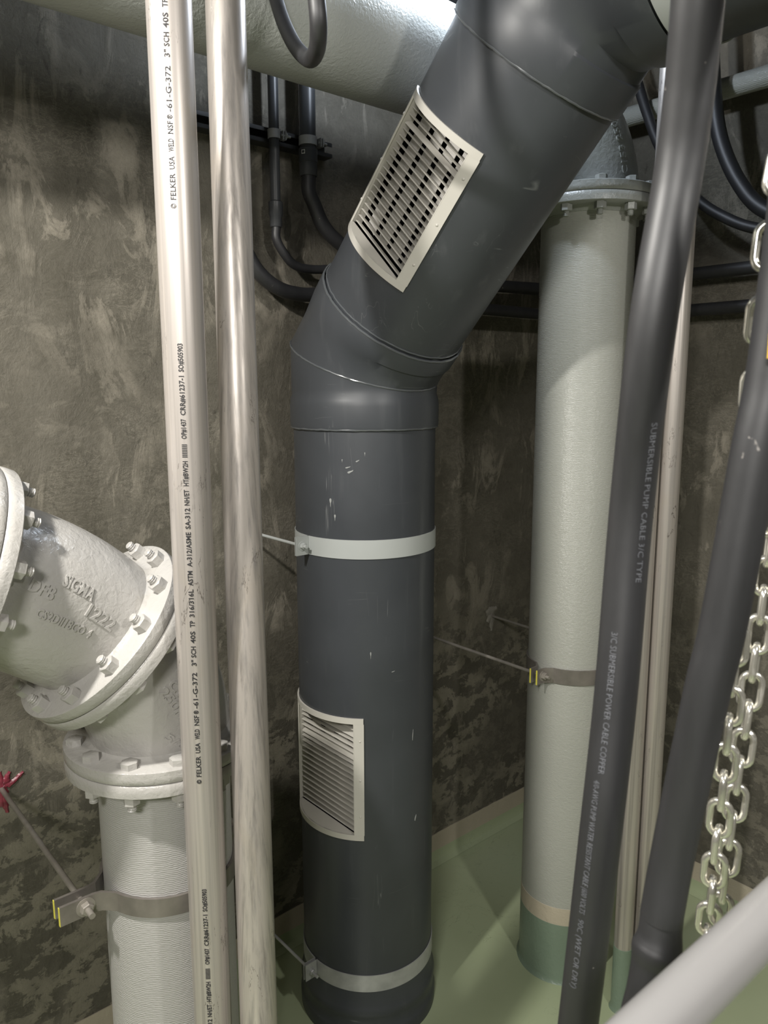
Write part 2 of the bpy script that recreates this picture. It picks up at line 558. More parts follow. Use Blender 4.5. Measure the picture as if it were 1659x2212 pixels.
def skin(bm, C, d, x, levels, seg, hole=None, mi=0):
    """levels: (h, r, tilt) where tilt shears the ring along x; hole=(a0,a1,h0,h1)"""
    y = d.cross(x)
    rings = []
    for h, r, sh in levels:
        rings.append([bm.verts.new(C + d * (h + sh * r * math.cos(2 * PI * i / seg)) + (x * math.cos(2 * PI * i / seg) + y * math.sin(2 * PI * i / seg)) * r) for i in range(seg)])
    for k in range(len(rings) - 1):
        hm = (levels[k][0] + levels[k + 1][0]) / 2
        for i in range(seg):
            if hole:
                am = 2 * PI * (i + 0.5) / seg
                am2 = am - 2 * PI
                if hole[2] < hm < hole[3] and (hole[0] < am < hole[1] or hole[0] < am2 < hole[1]): continue
            a, b = rings[k], rings[k + 1]
            bm.faces.new((a[i], a[(i + 1) % seg], b[(i + 1) % seg], b[i])).material_index = mi
    return rings


duct = thing('ventilation_duct', 'thick dark grey plastic duct rising from the floor, then bending diagonally up to the right', 'duct', A0.copy())
SEG = 120
m1 = (G1[0] + R_(5), G1[1] - R_(5), G1[2] + 0.012, G1[3] - 0.012)
hs = [0.16] + lin(m1[2], m1[3], 12) + lin(1.35, 2.30, 20)
bm = bmesh.new(); skin(bm, A0, up, V((1, 0, 0)), [(h, RD, 0) for h in hs], SEG, m1)
obj('lower_pipe', bm, 'grey_pvc', duct)
# floor socket with rolled rings
bm = bmesh.new()
lathe(bm, A0, up, [(RD * 1.015, 0.0), (RD * 1.06, 0.002), (RD * 1.065, 0.045), (RD * 1.05, 0.055), (RD * 1.035, 0.062), (RD * 1.035, 0.10), (RD * 1.05, 0.108), (RD * 1.055, 0.125), (RD * 1.04, 0.14), (RD * 1.012, 0.15), (RD * 1.005, 0.21), (RD, 0.215)], SEG, cap=False)
obj('floor_socket', bm, 'grey_pvc', duct)
# lower elbow: socket, vertical stub, mitre, sloping stub, socket
bm = bmesh.new()
th = math.tan(t1 / 2)
RB = RD * 1.018
skin(bm, A0, up, du, [(2.252, RD * 1.035, 0), (2.26, RD * 1.042, 0), (2.325, RD * 1.043, 0), (2.345, RD * 1.036, 0), (2.365, RD * 1.012, 0), (2.38, RB, 0)], SEG)
skin(bm, C1, up, du, [(2.38 - zc, RB, 0), (0, RB, -th)], SEG)
skin(bm, C1, d1, e1, [(0, RB, th), (L2 * 0.42, RB, th * 0.45), (L2 * 0.56, RD * 1.028, 0.18), (L2 * 0.7, RD * 1.043, 0.04), (L2 * 0.96, RD * 1.045, 0), (L2, RD * 1.036, 0)], SEG)
bmesh.ops.remove_doubles(bm, verts=bm.verts, dist=0.0004)
elbow = obj('lower_elbow', bm, 'grey_pvc', duct)
# sloping pipe
m2 = (G2[0] + R_(5), G2[1] - R_(5), G2[2] + 0.012, G2[3] - 0.012)
ls = lin(L2 * 0.8, m2[2] - 0.005, 5) + lin(m2[2], m2[3], 12) + lin(0.86, L3 + 0.03, 6)
bm = bmesh.new(); skin(bm, C1, d1, e1, [(h, RD, 0) for h in ls], SEG, m2)
obj('sloping_pipe', bm, 'grey_pvc', duct)
# upper elbow
bm = bmesh.new()
th2 = math.tan((t2 - t1) / 2)
skin(bm, C1, d1, e1, [(L3, RD * 1.037, 0), (L3 + 0.008, RD * 1.044, 0), (L3 + 0.085, RD * 1.045, 0), (L3 + 0.11, RB, -th2 * 0.2), (L4, RB, -th2)], SEG)
skin(bm, C2, d2, e2, [(0, RB, th2), (0.13, RB, 0.08), (0.155, RD * 1.045, 0), (0.235, RD * 1.045, 0), (0.243, RD * 1.036, 0)], SEG)
bmesh.ops.remove_doubles(bm, verts=bm.verts, dist=0.0004)
obj('upper_elbow', bm, 'grey_pvc', duct)
bm = bmesh.new(); skin(bm, C2, d2, e2, [(h, RD, 0) for h in lin(0.2, 1.9, 6)], SEG)
obj('horizontal_pipe', bm, 'grey_pvc', duct)


def bead(C, d, x, r, sh=0.0, w=0.0035, rough=0.0015):
    y = d.cross(x); pts = []
    NN = 150
    for i in range(NN):
        a = 2 * PI * i / NN
        rr = r + rough * noise.noise(V((math.cos(a) * 9, math.sin(a) * 9, r * 50)))
        pts.append(C + d * (sh * rr * math.cos(a) + rough * noise.noise(V((math.cos(a) * 14, math.sin(a) * 14, 3)))) + (x * math.cos(a) + y * math.sin(a)) * rr)
    bm = bmesh.new()
    T = [(pts[(i + 1) % NN] - pts[i - 1]).normalized() for i in range(NN)]
    rings = []
    for i in range(NN):
        o = (pts[i] - C); o = (o - T[i] * o.dot(T[i])).normalized(); b = T[i].cross(o)
        rings.append([bm.verts.new(pts[i] + (o * math.cos(k * PI / 4) + b * math.sin(k * PI / 4)) * w) for k in range(8)])
    for i in range(NN):
        for k in range(8):
            bm.faces.new((rings[i - 1][k], rings[i - 1][(k + 1) % 8], rings[i][(k + 1) % 8], rings[i][k]))
    obj('weld_bead', bm, 'bead_gloss', duct)


bead(A0 + up * 2.250, up, du, RD * 1.022, w=0.004)
bead(C1, up, du, RB, -th, w=0.0035)
bead(C1 + d1 * (L2 + 0.001), d1, e1, RD * 1.03, w=0.0042)
bead(C1 + d1 * (L2 + 0.012), d1, e1, RD * 1.004, w=0.0030)
bead(C1 + d1 * L3, d1, e1, RD * 1.028, w=0.0036)


# dried paint drips and rub marks on the upright pipe
def duct_mark(px, py, w_, h_, shape):
    fn = lambda z, a: (A0 + up * z + V((math.cos(a), math.sin(a), 0)) * RD, V((math.cos(a), math.sin(a), 0)))
    z, a = search(fn, lin(0.1, 2.2, 300), lin(-PI, 0, 200), px, py)
    bm = bmesh.new(); vs = []
    for (x_, y_) in shape:
        aa = a + x_ * w_ / RD
        vs.append((bm.verts.new(A0 + up * (z + y_ * h_) + V((math.cos(aa), math.sin(aa), 0)) * (RD + 0.0009)), bm.verts.new(A0 + up * (z + y_ * h_) + V((math.cos(aa), math.sin(aa), 0)) * (RD - 0.0002))))
    k = len(vs)
    bm.faces.new([v[0] for v in vs])
    for i in range(k): bm.faces.new((vs[i][0], vs[(i + 1) % k][0], vs[(i + 1) % k][1], vs[i][1]))
    obj('paint_drip', bm, 'paint_mark', duct, 'pale dried paint drip', smooth=False)


drop = [(0, -1), (.12, -.6), (.2, 0), (.45, .35), (.5, .7), (.3, .95), (0, 1), (-.3, .95), (-.5, .7), (-.4, .3), (-.12, -.1), (-.1, -.6)]
dash = [(-.5, -.2), (-.2, .3), (.1, .5), (.5, 1), (.4, .3), (.1, -.3), (-.2, -.9), (-.45, -.8)]
for (px, py, w_, h_, sh_) in ((714, 1087, .008, .015, drop), (724, 1120, .006, .011, drop), (757, 1018, .020, .006, dash), (752, 1008, .018, .0035, dash), (772, 995, .012, .004, dash),
                              (740, 997, .003, .005, drop), (787, 981, .003, .007, drop), (800, 1417, .004, .013, drop), (892, 1588, .004, .022, dash), (850, 1451, .012, .002, dash), (897, 1766, .008, .012, dash)):
    duct_mark(px, py, w_, h_, sh_)

# ---------------------------------------------------------------- grilles
def grille(C, d, x, g, label, reverse=False, tilt=0.0):
    """window on cylinder (C,d,x): g=(a0,a1,h0,h1)"""
    a0, a1, h0, h1 = g
    y = d.cross(x)
    am = (a0 + a1) / 2; ha = (a1 - a0) / 2
    nrm = x * math.cos(am) + y * math.sin(am)       # outward at the middle
    tan = -x * math.sin(am) + y * math.cos(am)      # along increasing angle
    G = thing('air_grille', label, 'vent grille', C + d * h0 + nrm * RD, 'white grilles screwed to the grey duct')
    def cyl(a, h, r): return C + d * h + (x * math.cos(a) + y * math.sin(a)) * r
    ro, ri = RD + 0.007, RD + 0.001
    rim = 0.020
    NA = 28
    # frame: two curved rims with segment plates, two flat side strips
    bm = bmesh.new()
    sw = 0.033                                        # width of side strips
    ain = ha - sw / RD
    cd = RD * math.cos(ain) - 0.004                   # chord plane distance from the axis
    for hh, sgn in ((h0, 1), (h1, -1)):
        o = [cyl(am + a, hh + sgn * rim / 2, ro) for a in lin(-ha, ha, NA)]
        i_ = [cyl(am + a, hh + sgn * rim / 2, ri) for a in lin(-ha, ha, NA)]
        strip(bm, o, i_, d, rim)
        # plate closing the segment between the arc and the chord
        hp = hh + sgn * (rim + 0.001)
        aa = lin(-ain, ain, NA)
        o = [cyl(am + a, hp - sgn * 0.002, ri + 0.002) for a in aa]
        c_ = [C + d * (hp - sgn * 0.002) + nrm * cd + tan * (math.sin(a) * RD) for a in aa]
        strip(bm, o, c_, d, 0.002)
    for s in (-1, 1):
        aa = am + s * ha; ab = am + s * ain
        pa = cyl(aa, 0, ro); pb = cyl(ab, 0, ro)
        mid = (pa + pb) / 2; w = (pb - pa); N_ = d.cross(w).normalized()
        if N_.dot(mid - C) < 0: N_ = -N_
        box(bm, mid + d * (h0 + h1) / 2 - N_ * 0.002, w, d, N_, w.length + 0.003, h1 - h0 - 2 * rim, 0.004)
        # cheek going in to the chord
        pc = C + nrm * (cd - 0.03) + tan * (s * math.sin(ain) * RD)
        w2 = pc - pb; N2 = d.cross(w2).normalized()
        box(bm, (pb + pc) / 2 + d * (h0 + h1) / 2, w2, d, N2, w2.length, h1 - h0 - 2 * rim, 0.002)
    obj('frame', bm, 'cream_metal', G, smooth=True, angle=30)
    # slats across the chord
    half = math.sin(ain) * RD - 0.003
    n_s = 20
    z0, z1 = h0 + rim + 0.006, h1 - rim - 0.008
    rnd = random.Random(3)
    vd = CAM - (C + d * (h0 + h1) / 2 + nrm * cd)
    tilt = math.degrees(math.atan2(-vd.dot(d), vd.dot(nrm))) * tilt
    for k in range(n_s):
        hk = z0 + (z1 - z0) * k / (n_s - 1)
        tl = R_(tilt) + (R_(28) if k in ((n_s - 3, n_s - 7) if reverse else (n_s - 4,)) else R_(rnd.uniform(-2.5, 2.5)))
        ax = nrm * math.cos(tl) + d * math.sin(tl) * -1
        nn = d * math.cos(tl) + nrm * math.sin(tl)
        bm = bmesh.new()
        cc = C + d * hk + nrm * (cd - 0.012)
        # aerofoil section slat
        sec = [(0.012, 0.0), (0.009, 0.0018), (0.0, 0.0022), (-0.010, 0.0008), (-0.010, -0.0008), (0.0, -0.0010), (0.009, -0.0014)]
        L = [bm.verts.new(cc + tan * half + ax * p + nn * q) for p, q in sec]
        Rr = [bm.verts.new(cc - tan * half + ax * p + nn * q) for p, q in sec]
        for i in range(len(sec)): bm.faces.new((L[i], L[(i + 1) % len(sec)], Rr[(i + 1) % len(sec)], Rr[i]))
        bm.faces.new(L); bm.faces.new(Rr)
        obj('slat', bm, 'cream_metal', G)
    # rear vanes, running along the duct, almost closed
    nv = 4
    vw = 2 * half / nv
    for k in range(nv):
        bm = bmesh.new()
        cc = C + d * (h0 + h1) / 2 + nrm * (cd - 0.042) + tan * (-half + vw * (k + 0.5))
        tl = R_(12)
        X = tan * math.cos(tl) + nrm * math.sin(tl)
        box(bm, cc, X, d, X.cross(d), vw * 0.9, h1 - h0 - 2 * rim - 0.01, 0.0016)
        obj('rear_vane', bm, 'vane_white', G, smooth=False)
    # screws on the side strips
    for s in (-1, 1):
        for f_ in (0.2, 0.5, 0.82):
            a = am + s * (ha - 0.012 / RD)
            p = cyl(a, h0 + (h1 - h0) * f_, ro - 0.002); nn = (x * math.cos(a) + y * math.sin(a))
            bm = bmesh.new(); lathe(bm, p, nn, [(0.0040, 0), (0.0040, 0.002), (0.0028, 0.0034), (0.0009, 0.0038)], 14)
            obj('screw', bm, 'cream_metal', G)


grille(A0, up, V((1, 0, 0)), G1, 'cream slatted grille on the upright lower part of the dark duct, near the floor', True, 0.0)
grille(C1, d1, e1, G2, 'cream slatted grille on the slanting upper part of the dark duct', False, 0.3)


# ---------------------------------------------------------------- pipe clamps and rods
def clamp(P, R, z, h, th_, ear, gap, rodoff, name, label, mband, mrod, flare=0.0, rr=0.006, tail=0.05, edge=None, nutaf=0.022, far_ear=True, wall_off=0.0, cat='pipe clamp', rod_up=0.0):
    """two half bands around vertical pipe (P,R); ears along u; rod runs -n to the wall"""
    c = P + up * z
    T = thing(name, label, cat, c - up * h / 2)
    ri, ro = R + 0.001, R + 0.001 + th_
    for s in (1, -1):                 # s=1 room side half, -1 wall side half
        bm = bmesh.new()
        def pt(a, r): return c + (u * math.cos(a) + n * (s * math.sin(a))) * r
        a_s = math.asin(min(0.9, (gap / 2 + flare) / ro))
        arc_o, arc_i = [], []
        y0 = gap / 2
        # left ear
        def half(sign):
            o, i = [], []
            o.append(c + u * sign * (ro + ear) + n * s * (y0 + th_)); i.append(c + u * sign * (ro + ear) + n * s * y0)
            if flare > 0:
                k = ro + 0.035
                o.append(c + u * sign * k + n * s * (y0 + th_)); i.append(c + u * sign * k + n * s * y0)
                o.append(c + u * sign * (ro + 0.018) + n * s * (y0 + th_ + flare * 0.12)); i.append(c + u * sign * (ro + 0.015) + n * s * (y0 + flare * 0.12))
            else:
                o.append(c + u * sign * (ro + 0.001) + n * s * (y0 + th_)); i.append(c + u * sign * (ri + 0.001) + n * s * y0)
            return o, i
        lo, li = half(1)
        far = ear if far_ear else 0
        rO, rI = half(-1)
        aa = lin(a_s, PI - a_s, 60)
        outer = lo + [pt(a, ro) for a in aa] + rO[::-1]
        inner = li + [pt(a, ri) for a in aa] + rI[::-1]
        strip(bm, outer, inner, up, h)
        b = obj('band_half', bm, mband, T, angle=30)
        if edge:
            bm = bmesh.new(); box(bm, c + u * (ro + ear + 0.0008) + n * s * (y0 + th_ / 2), u, n, up, 0.0016, th_ * 0.98, h * 0.98)
            obj('painted_edge', bm, edge, b, 'yellow painted end of the band', smooth=False)
    # rods at both ears
    for sign in ((1, -1) if far_ear else (1,)):
        q = c + u * sign * (ro + rodoff)
        dist = (q - P0).dot(n)
        a = q + n * (gap / 2 + th_ + tail)
        b = q - n * (dist - wall_off) + up * rod_up
        bm = bmesh.new(); tube(bm, [a, q, b], rr, 14)
        obj('rod', bm, mrod, T)
        bm = bmesh.new()
        s0 = q + n * (gap / 2 + th_)
        lathe(bm, s0, n, [(nutaf * 0.85, 0), (nutaf * 0.85, 0.0018)], 24)
        obj('washer', bm, mrod, T)
        bm = bmesh.new(); hexnut(bm, s0 + n * 0.0018, n, nutaf, nutaf * 0.55, 0.3)
        obj('nut', bm, mrod, T)
        bm = bmesh.new(); hexnut(bm, q - n * (gap / 2 + th_), -n, nutaf, nutaf * 0.55, 0.3)
        obj('nut', bm, mrod, T)
    return T


clamp(A0, RD, 1.857, 0.064, 0.003, 0.050, 0.004, 0.026, 'pipe_clamp', 'pale grey flat band clamp around the dark duct just below its elbow',
      'band_grey', 'band_grey', rr=0.0055, tail=0.025, nutaf=0.019)
clamp(A0, RD, 0.242, 0.066, 0.003, 0.050, 0.010, 0.026, 'pipe_clamp', 'galvanised band clamp around the foot of the dark duct near the green floor',
      'galvanised', 'galvanised', rr=0.0055, tail=0.040, nutaf=0.019)

cb_ = C2 + d2 * 0.272
T = thing('pipe_clamp', 'pale grey band round the dark duct at the top edge beside the cable', 'pipe clamp', cb_.copy())
bm = bmesh.new(); lathe(bm, cb_, d2, [(RD + 0.001, -0.026), (RD + 0.0045, -0.026), (RD + 0.0045, 0.026), (RD + 0.001, 0.026)], 100, cap=False)
obj('band_half', bm, 'band_grey', T)
bm = bmesh.new(); box(bm, cb_ - e2 * (RD + 0.02), e2, d2, e2.cross(d2), 0.04, 0.052, 0.012); obj('clamp_ear', bm, 'band_grey', T, smooth=False)
bm = bmesh.new(); tube(bm, [cb_ - e2 * (RD + 0.015), V((cb_ - e2 * RD).xy.to_tuple() + (CEIL,))], 0.006, 12); obj('rod', bm, 'band_grey', T)

# ---------------------------------------------------------------- flanges, bolts, barrels
FR, BC, FT = 0.2413, 0.2135, 0.034


def ring_frame(nn):
    """e1,e2 of a ring with normal nn lying in the plane of u and up"""
    w_ = V((-u.y, u.x, 0))
    e1_ = w_.cross(nn).normalized()
    return e1_, nn.cross(e1_)


def flange(C, nn, side, mat, parent, Rp=0.1677):
    """plate on one side (side=+1: C..C+nn*FT)"""
    x_, y_ = ring_frame(nn)
    bm = bmesh.new()
    d = nn * side
    lathe(bm, C, d, [(Rp * 0.9, 0.0008), (FR - 0.003, 0.0008), (FR, 0.004), (FR + 0.0008, FT * 0.5), (FR, FT - 0.003), (FR - 0.004, FT), (Rp + 0.022, FT), (Rp + 0.012, FT + 0.004), (Rp + 0.003, FT + 0.018), (Rp * 0.98, FT + 0.019)], 96, x_)
    return obj('flange', bm, mat, parent)


def bolts(C, nn, mat, parent, nut_side, phase=R_(15), nf=12, bc=BC, af=0.0345, skip=()):
    x_, y_ = ring_frame(nn)
    for k in range(nf):
        a = phase + 2 * PI * k / nf
        p = C + (x_ * math.cos(a) + y_ * math.sin(a)) * bc
        rr = random.uniform(0, PI / 3)
        bm = bmesh.new(); lathe(bm, p - nn * (FT - 0.002), nn, [(0.0105, 0), (0.0105, 2 * FT - 0.004)], 12)
        hexnut(bm, p - nn * nut_side * FT, -nn * nut_side, af * 1.05, 0.017, rr, 0.1)
        o = obj('flange_bolt', bm, mat, parent)
        bm = bmesh.new()
        hexnut(bm, p + nn * nut_side * FT, nn * nut_side, af, 0.024, rr + 0.4, 0.08)
        stud(bm, p + nn * nut_side * (FT + 0.022), nn * nut_side, 0.0108, 0.017)
        obj('nut', bm, mat, o)


def bend(bm, Ca, da, db, a, R, seg=72, nst=26, bulge=0.0, t0=0.0, t1_=1.0):
    """barrel from Ca leaving along da, turning to db with centre-to-face a"""
    P1 = Ca + da * a; fn = bend_fn(Ca, da, db, a, R, bulge)
    rings = []
    for i in range(nst + 1):
        t = t0 + (t1_ - t0) * i / nst
        rings.append([bm.verts.new(fn(t, 2 * PI * k / seg)[0]) for k in range(seg)])
    for p, q in zip(rings, rings[1:]):
        for k in range(seg): bm.faces.new((p[k], p[(k + 1) % seg], q[(k + 1) % seg], q[k]))


def bend_fn(Ca, da, db, a, R, bulge=0.0):
    beta = da.angle(db)
    rho = a / math.tan(beta / 2)
    axis = da.cross(db).normalized()          # rotation axis
    inw = (db - da * da.dot(db)).normalized() # towards centre of curvature
    O = Ca + inw * rho
    def fn(t, ang, h=0.0):
        q = Matrix.Rotation(beta * t, 3, axis)
        c = O + q @ (Ca - O)
        r_out = q @ (-inw)
        N = r_out * math.cos(ang) + axis * math.sin(ang)
        rr = R + bulge * math.sin(PI * t) + h
        return c + N * rr, N
    fn.len = rho * beta
    return fn


# ---- left assembly
PL = V((-0.581, 1.892, 0)); RP = 0.1677
ZL = H - 0.919
n45 = (u + up).normalized()
a45 = 0.188
CL1 = PL + up * ZL
J = CL1 + up * a45 + n45 * a45
n67 = (u * math.sin(R_(67.5)) + up * math.cos(R_(67.5)))
a22 = 0.186
K2 = J + n45 * a22 + n67 * a22

lp = thing('riser_pipe', 'wide white painted upright pipe at lower left with a bolted flange on top', 'pipe', PL.copy())
bm = bmesh.new(); lathe(bm, PL, up, [(RP, 0.258), (RP, 0.8), (RP, ZL - FT)], 96, cap=False)
obj('pipe_barrel', bm, 'white_roller', lp)
flange(CL1, up, -1, 'white_cast', lp)
bm = bmesh.new(); lathe(bm, PL, up, [(RP + 0.001, 0.0), (RP + 0.0015, 0.262)], 72, cap=False)
obj('painted_base', bm, 'green_paint', lp)
bolts(CL1, up, 'white_cast', lp, -1)

el = thing('pipe_elbow', 'white cast elbow with 250PSI lettering, directly on top of the left riser', 'pipe elbow', CL1.copy())
bm = bmesh.new(); bend(bm, CL1 + up * 0.0, up, n45, a45, RP * 1.03, bulge=0.006)
obj('elbow_barrel', bm, 'white_cast', el)
flange(CL1, up, 1, 'white_cast', el); flange(J, n45, -1, 'white_cast', el)

e3 = thing('pipe_elbow', 'white cast bend marked SIGMA DFB 1222 at the left edge, above the riser pipe', 'pipe elbow', J.copy())
bm = bmesh.new(); bend(bm, J, n45, n67, a22, RP * 1.03, bulge=0.008)
obj('elbow_barrel', bm, 'white_cast', e3)
flange(J, n45, 1, 'white_cast', e3); flange(K2, n67, -1, 'white_cast', e3)
bolts(J, n45, 'white_cast', e3, 1)

lp2 = thing('flanged_pipe', 'white flanged pipe cut by the left edge of the picture, bolted to the SIGMA bend', 'pipe', K2.copy())
flange(K2, n67, 1, 'white_cast', lp2)
bm = bmesh.new(); lathe(bm, K2, n67, [(RP, FT), (RP, 1.0)], 72, cap=False); obj('pipe_barrel', bm, 'white_roller', lp2)
bolts(K2, n67, 'white_cast', lp2, -1)

# raised lettering on the castings
fnU = bend_fn(J, n45, n67, a22, RP * 1.03, 0.008)
fnL = bend_fn(CL1, up, n45, a45, RP * 1.03, 0.006)


def lettering(fn, txt, px0, py0, px1, py1, size, parent, mat, name='raised_lettering', depth=0.0032):
    ts = lin(0.02, 0.98, 60); an = lin(-PI, PI, 181)
    a = search(fn, ts, an, px0, py0); b = search(fn, ts, an, px1, py1)
    Rr = RP * 1.04
    vx = V(((b[0] - a[0]) * fn.len, (b[1] - a[1]) * Rr)); L = vx.length; vx.normalize()
    # choose the left-hand normal so that glyphs read outward
    P_, N_ = fn(*a)
    dT = (fn(a[0] + 0.01, a[1])[0] - P_); dA = (fn(a[0], a[1] + 0.01)[0] - P_)
    hand = 1 if dT.cross(dA).dot(N_) > 0 else -1
    vy = V((-vx.y, vx.x)) * hand
    def g(x, y, h):
        q = vx * x + vy * y
        return fn(a[0] + q.x / fn.len, a[1] + q.y / Rr, h - 0.0004)[0]
    bm = bmesh.new(); text_on(bm, txt, g, size, L, depth / 2, size * 0.022)
    obj(name, bm, mat, parent, smooth=False)


lettering(fnU, 'DFB', 66, 1262, 118, 1288, 0.038, e3, 'white_cast')
lettering(fnU, 'SIGMA', 137, 1256, 203, 1288, 0.038, e3, 'white_cast')
lettering(fnU, '1222', 192, 1318, 243, 1353, 0.038, e3, 'white_cast')
lettering(fnU, 'CS2DII18CO 4', 80, 1322, 195, 1368, 0.026, e3, 'white_cast')
lettering(fnL, 'C153', 368, 1475, 410, 1530, 0.030, el, 'white_cast')
lettering(fnL, '250PSI', 348, 1490, 400, 1568, 0.030, el, 'white_cast')
lettering(fnL, '5/61', 360, 1592, 405, 1622, 0.024, el, 'white_cast')

T = clamp(PL, RP, 1.117, 0.050, 0.008, 0.118, 0.030, 0.056, 'pipe_clamp', 'brown steel clamp with yellow painted ends around the white riser at lower left',
          'clamp_steel', 'rod_steel', flare=0.040, rr=0.0078, tail=0.045, edge='yellow_edge', nutaf=0.028)


def blob_patch(name, C, nrm, arms, mat, label, cat, th_=0.006):
    bm = bmesh.new()
    x_, y_, d_ = frame(nrm)
    rr = random.Random(5)
    for (dx, dy, L, w) in arms:
        NN = 14
        pts = []
        for i in range(NN + 1):
            t = i / NN
            wig = 0.25 * w * noise.noise(V((dx * 9 + t * 3, dy * 9, 4)))
            pts.append((dx + L[0] * t + wig, dy + L[1] * t, w * (0.5 + 0.6 * math.sin(PI * min(1, t + 0.12))) * (1 + 0.4 * noise.noise(V((t * 7, dx * 20, dy * 20))))))
        # ribbon with rounded top
        dirv = V((L[0], L[1], 0)).normalized(); pr_ = V((-dirv.y, dirv.x, 0))
        rows = []
        for (a, b, ww) in pts:
            row = []
            for j in range(7):
                f_ = -1 + 2 * j / 6
                h_ = th_ * (1 - f_ * f_) * (1 + 0.5 * noise.noise(V((a * 60, b * 60, j)))) + 0.0003
                q = C + x_ * (a + pr_.x * ww * f_) + y_ * (b + pr_.y * ww * f_) + d_ * h_
                row.append(bm.verts.new(q))
            rows.append(row)
        for p, q in zip(rows, rows[1:]):
            for j in range(6): bm.faces.new((p[j], p[j + 1], q[j + 1], q[j]))
    return tag(obj(name, bm, mat), label, cat)


# rod anchor on the left wall with red sealant
qa = PL + up * 1.117 + u * (RP + 0.009 + 0.056)
anchor = qa - n * ((qa - P0).dot(n))
blob_patch('sealant_patch', anchor, n, [(0, -0.06, (0.0, 0.12), 0.016), (0.02, 0.0, (0.05, 0.035), 0.008), (-0.035, 0.0, (0.07, 0.012), 0.013), (0.0, 0.0, (0.012, -0.085), 0.012), (-0.04, -0.02, (0.05, 0.03), 0.009), (0.0, 0.0, (0.03, 0.05), 0.012)],
           'red_sealant', 'dark red sealant smeared on the wall around the left rod end', 'sealant')

# ---------------------------------------------------------------- right riser, elbow and overhead pipe
PR = V((0.743, 2.924, 0)); ZR = 3.033; ZH = 3.413
aR = ZH - ZR
rp = thing('riser_pipe', 'tall pale grey pipe with green painted foot, right of the dark duct', 'pipe', PR.copy())
bm = bmesh.new(); lathe(bm, PR, up, [(RP, 0.258), (RP, 1.0), (RP, 2.0), (RP, ZR - FT)], 96, cap=False)
obj('pipe_barrel', bm, 'grey_roller', rp)
bm = bmesh.new(); lathe(bm, PR, up, [(RP + 0.0012, 0.256), (RP + 0.0012, 0.332), (RP, 0.3325)], 96, cap=False)
obj('paint_band', bm, 'cream_paint', rp, 'cream painted band')
bm = bmesh.new(); lathe(bm, PR, up, [(RP + 0.012, 0.0), (RP + 0.006, 0.008), (RP + 0.0022, 0.02), (RP + 0.0018, 0.259), (RP, 0.26)], 96, cap=False)
obj('painted_base', bm, 'green_paint', rp, 'green painted foot')
CR1 = PR + up * ZR
flange(CR1, up, -1, 'grey_cast', rp)
bolts(CR1, up, 'grey_cast', rp, -1)
er = thing('pipe_elbow', 'grey painted cast elbow on top of the right riser, half hidden behind the dark duct', 'pipe elbow', CR1.copy())
bm = bmesh.new(); bend(bm, CR1, up, (u * math.cos(R_(26)) - n * math.sin(R_(26))).normalized(), aR, RP * 1.02, nst=36, bulge=0.004)
obj('elbow_barrel', bm, 'grey_cast', er)
flange(CR1, up, 1, 'grey_cast', er)
uR = (u * math.cos(R_(26)) - n * math.sin(R_(26))).normalized()   # the elbow leans towards the wall
JR = CR1 + up * aR + uR * aR


def flange2(C, nn, side, mat, parent):
    bm = bmesh.new(); d = nn * side
    lathe(bm, C, d, [(RP * 0.9, 0.0008), (FR - 0.003, 0.0008), (FR, 0.004), (FR, FT - 0.003), (FR - 0.004, FT), (RP + 0.022, FT), (RP + 0.003, FT + 0.018), (RP * 0.98, FT + 0.019)], 96)
    return obj('flange', bm, mat, parent)


flange2(JR, uR, -1, 'grey_cast', er)
for k in range(12):
    x_, y_, _ = frame(uR); a = R_(15 + 30 * k); p = JR + (x_ * math.cos(a) + y_ * math.sin(a)) * BC
    bm = bmesh.new(); hexnut(bm, p - uR * FT, -uR, 0.0345, 0.024); hexnut(bm, p + uR * FT, uR, 0.036, 0.017)
    lathe(bm, p - uR * 0.06, uR, [(0.0105, 0), (0.0105, 0.12)], 10); obj('flange_bolt', bm, 'grey_cast', er)
fnR = bend_fn(CR1, up, uR, aR, RP * 1.02, 0.004)
lettering(fnR, 'C153 250', 1352, 378, 1325, 262, 0.036, er, 'grey_cast')
hp = thing('overhead_pipe', 'large pale grey textured pipe running overhead along the left wall', 'pipe', JR.copy())
flange2(JR, uR, 1, 'grey_cast', hp)
OFF = 0.62; ZO = H + 0.434 * (2.538 - OFF) + 1.09 * RP * 1.015
s_j = (JR - P0).dot(e); d_j = (JR - P0).dot(n)
pth = [JR + uR * FT, JR + uR * 0.07]
sE = s_j - 0.30
pth = pth + [W(sE, OFF, ZO), W(sE - 0.08, OFF, ZO)]
pth = spline(pth, 8) + [W(q, OFF, ZO) for q in lin(sE - 0.3, -4.6, 10)]
bm = bmesh.new(); tube(bm, pth, RP * 1.015, 120, cap=False)
obj('pipe_barrel', bm, 'grey_peel', hp)

T = clamp(PR, RP, 1.302, 0.058, 0.006, 0.060, 0.024, 0.026, 'pipe_clamp', 'steel clamp with yellow ends around the pale grey riser right of the duct',
          'clamp_steel', 'rod_steel', flare=0.030, rr=0.0065, tail=0.030, edge='yellow_edge', nutaf=0.024, far_ear=False)

# ---------------------------------------------------------------- stainless pipes on the left
S1 = V((-0.4202, 1.6519, 0)); RS = 0.04445
s1 = thing('steel_pipe', 'upright stainless pipe with black printed lettering, leftmost of the two at left', 'pipe', S1.copy())


def steel_pipe(T, a, b, R, mat, seg=96):
    bm = bmesh.new(); N = 10
    lathe(bm, a, (b - a), [(R, (b - a).length * i / N) for i in range(N + 1)], seg, cap=True)
    return obj('pipe_barrel', bm, mat, T)


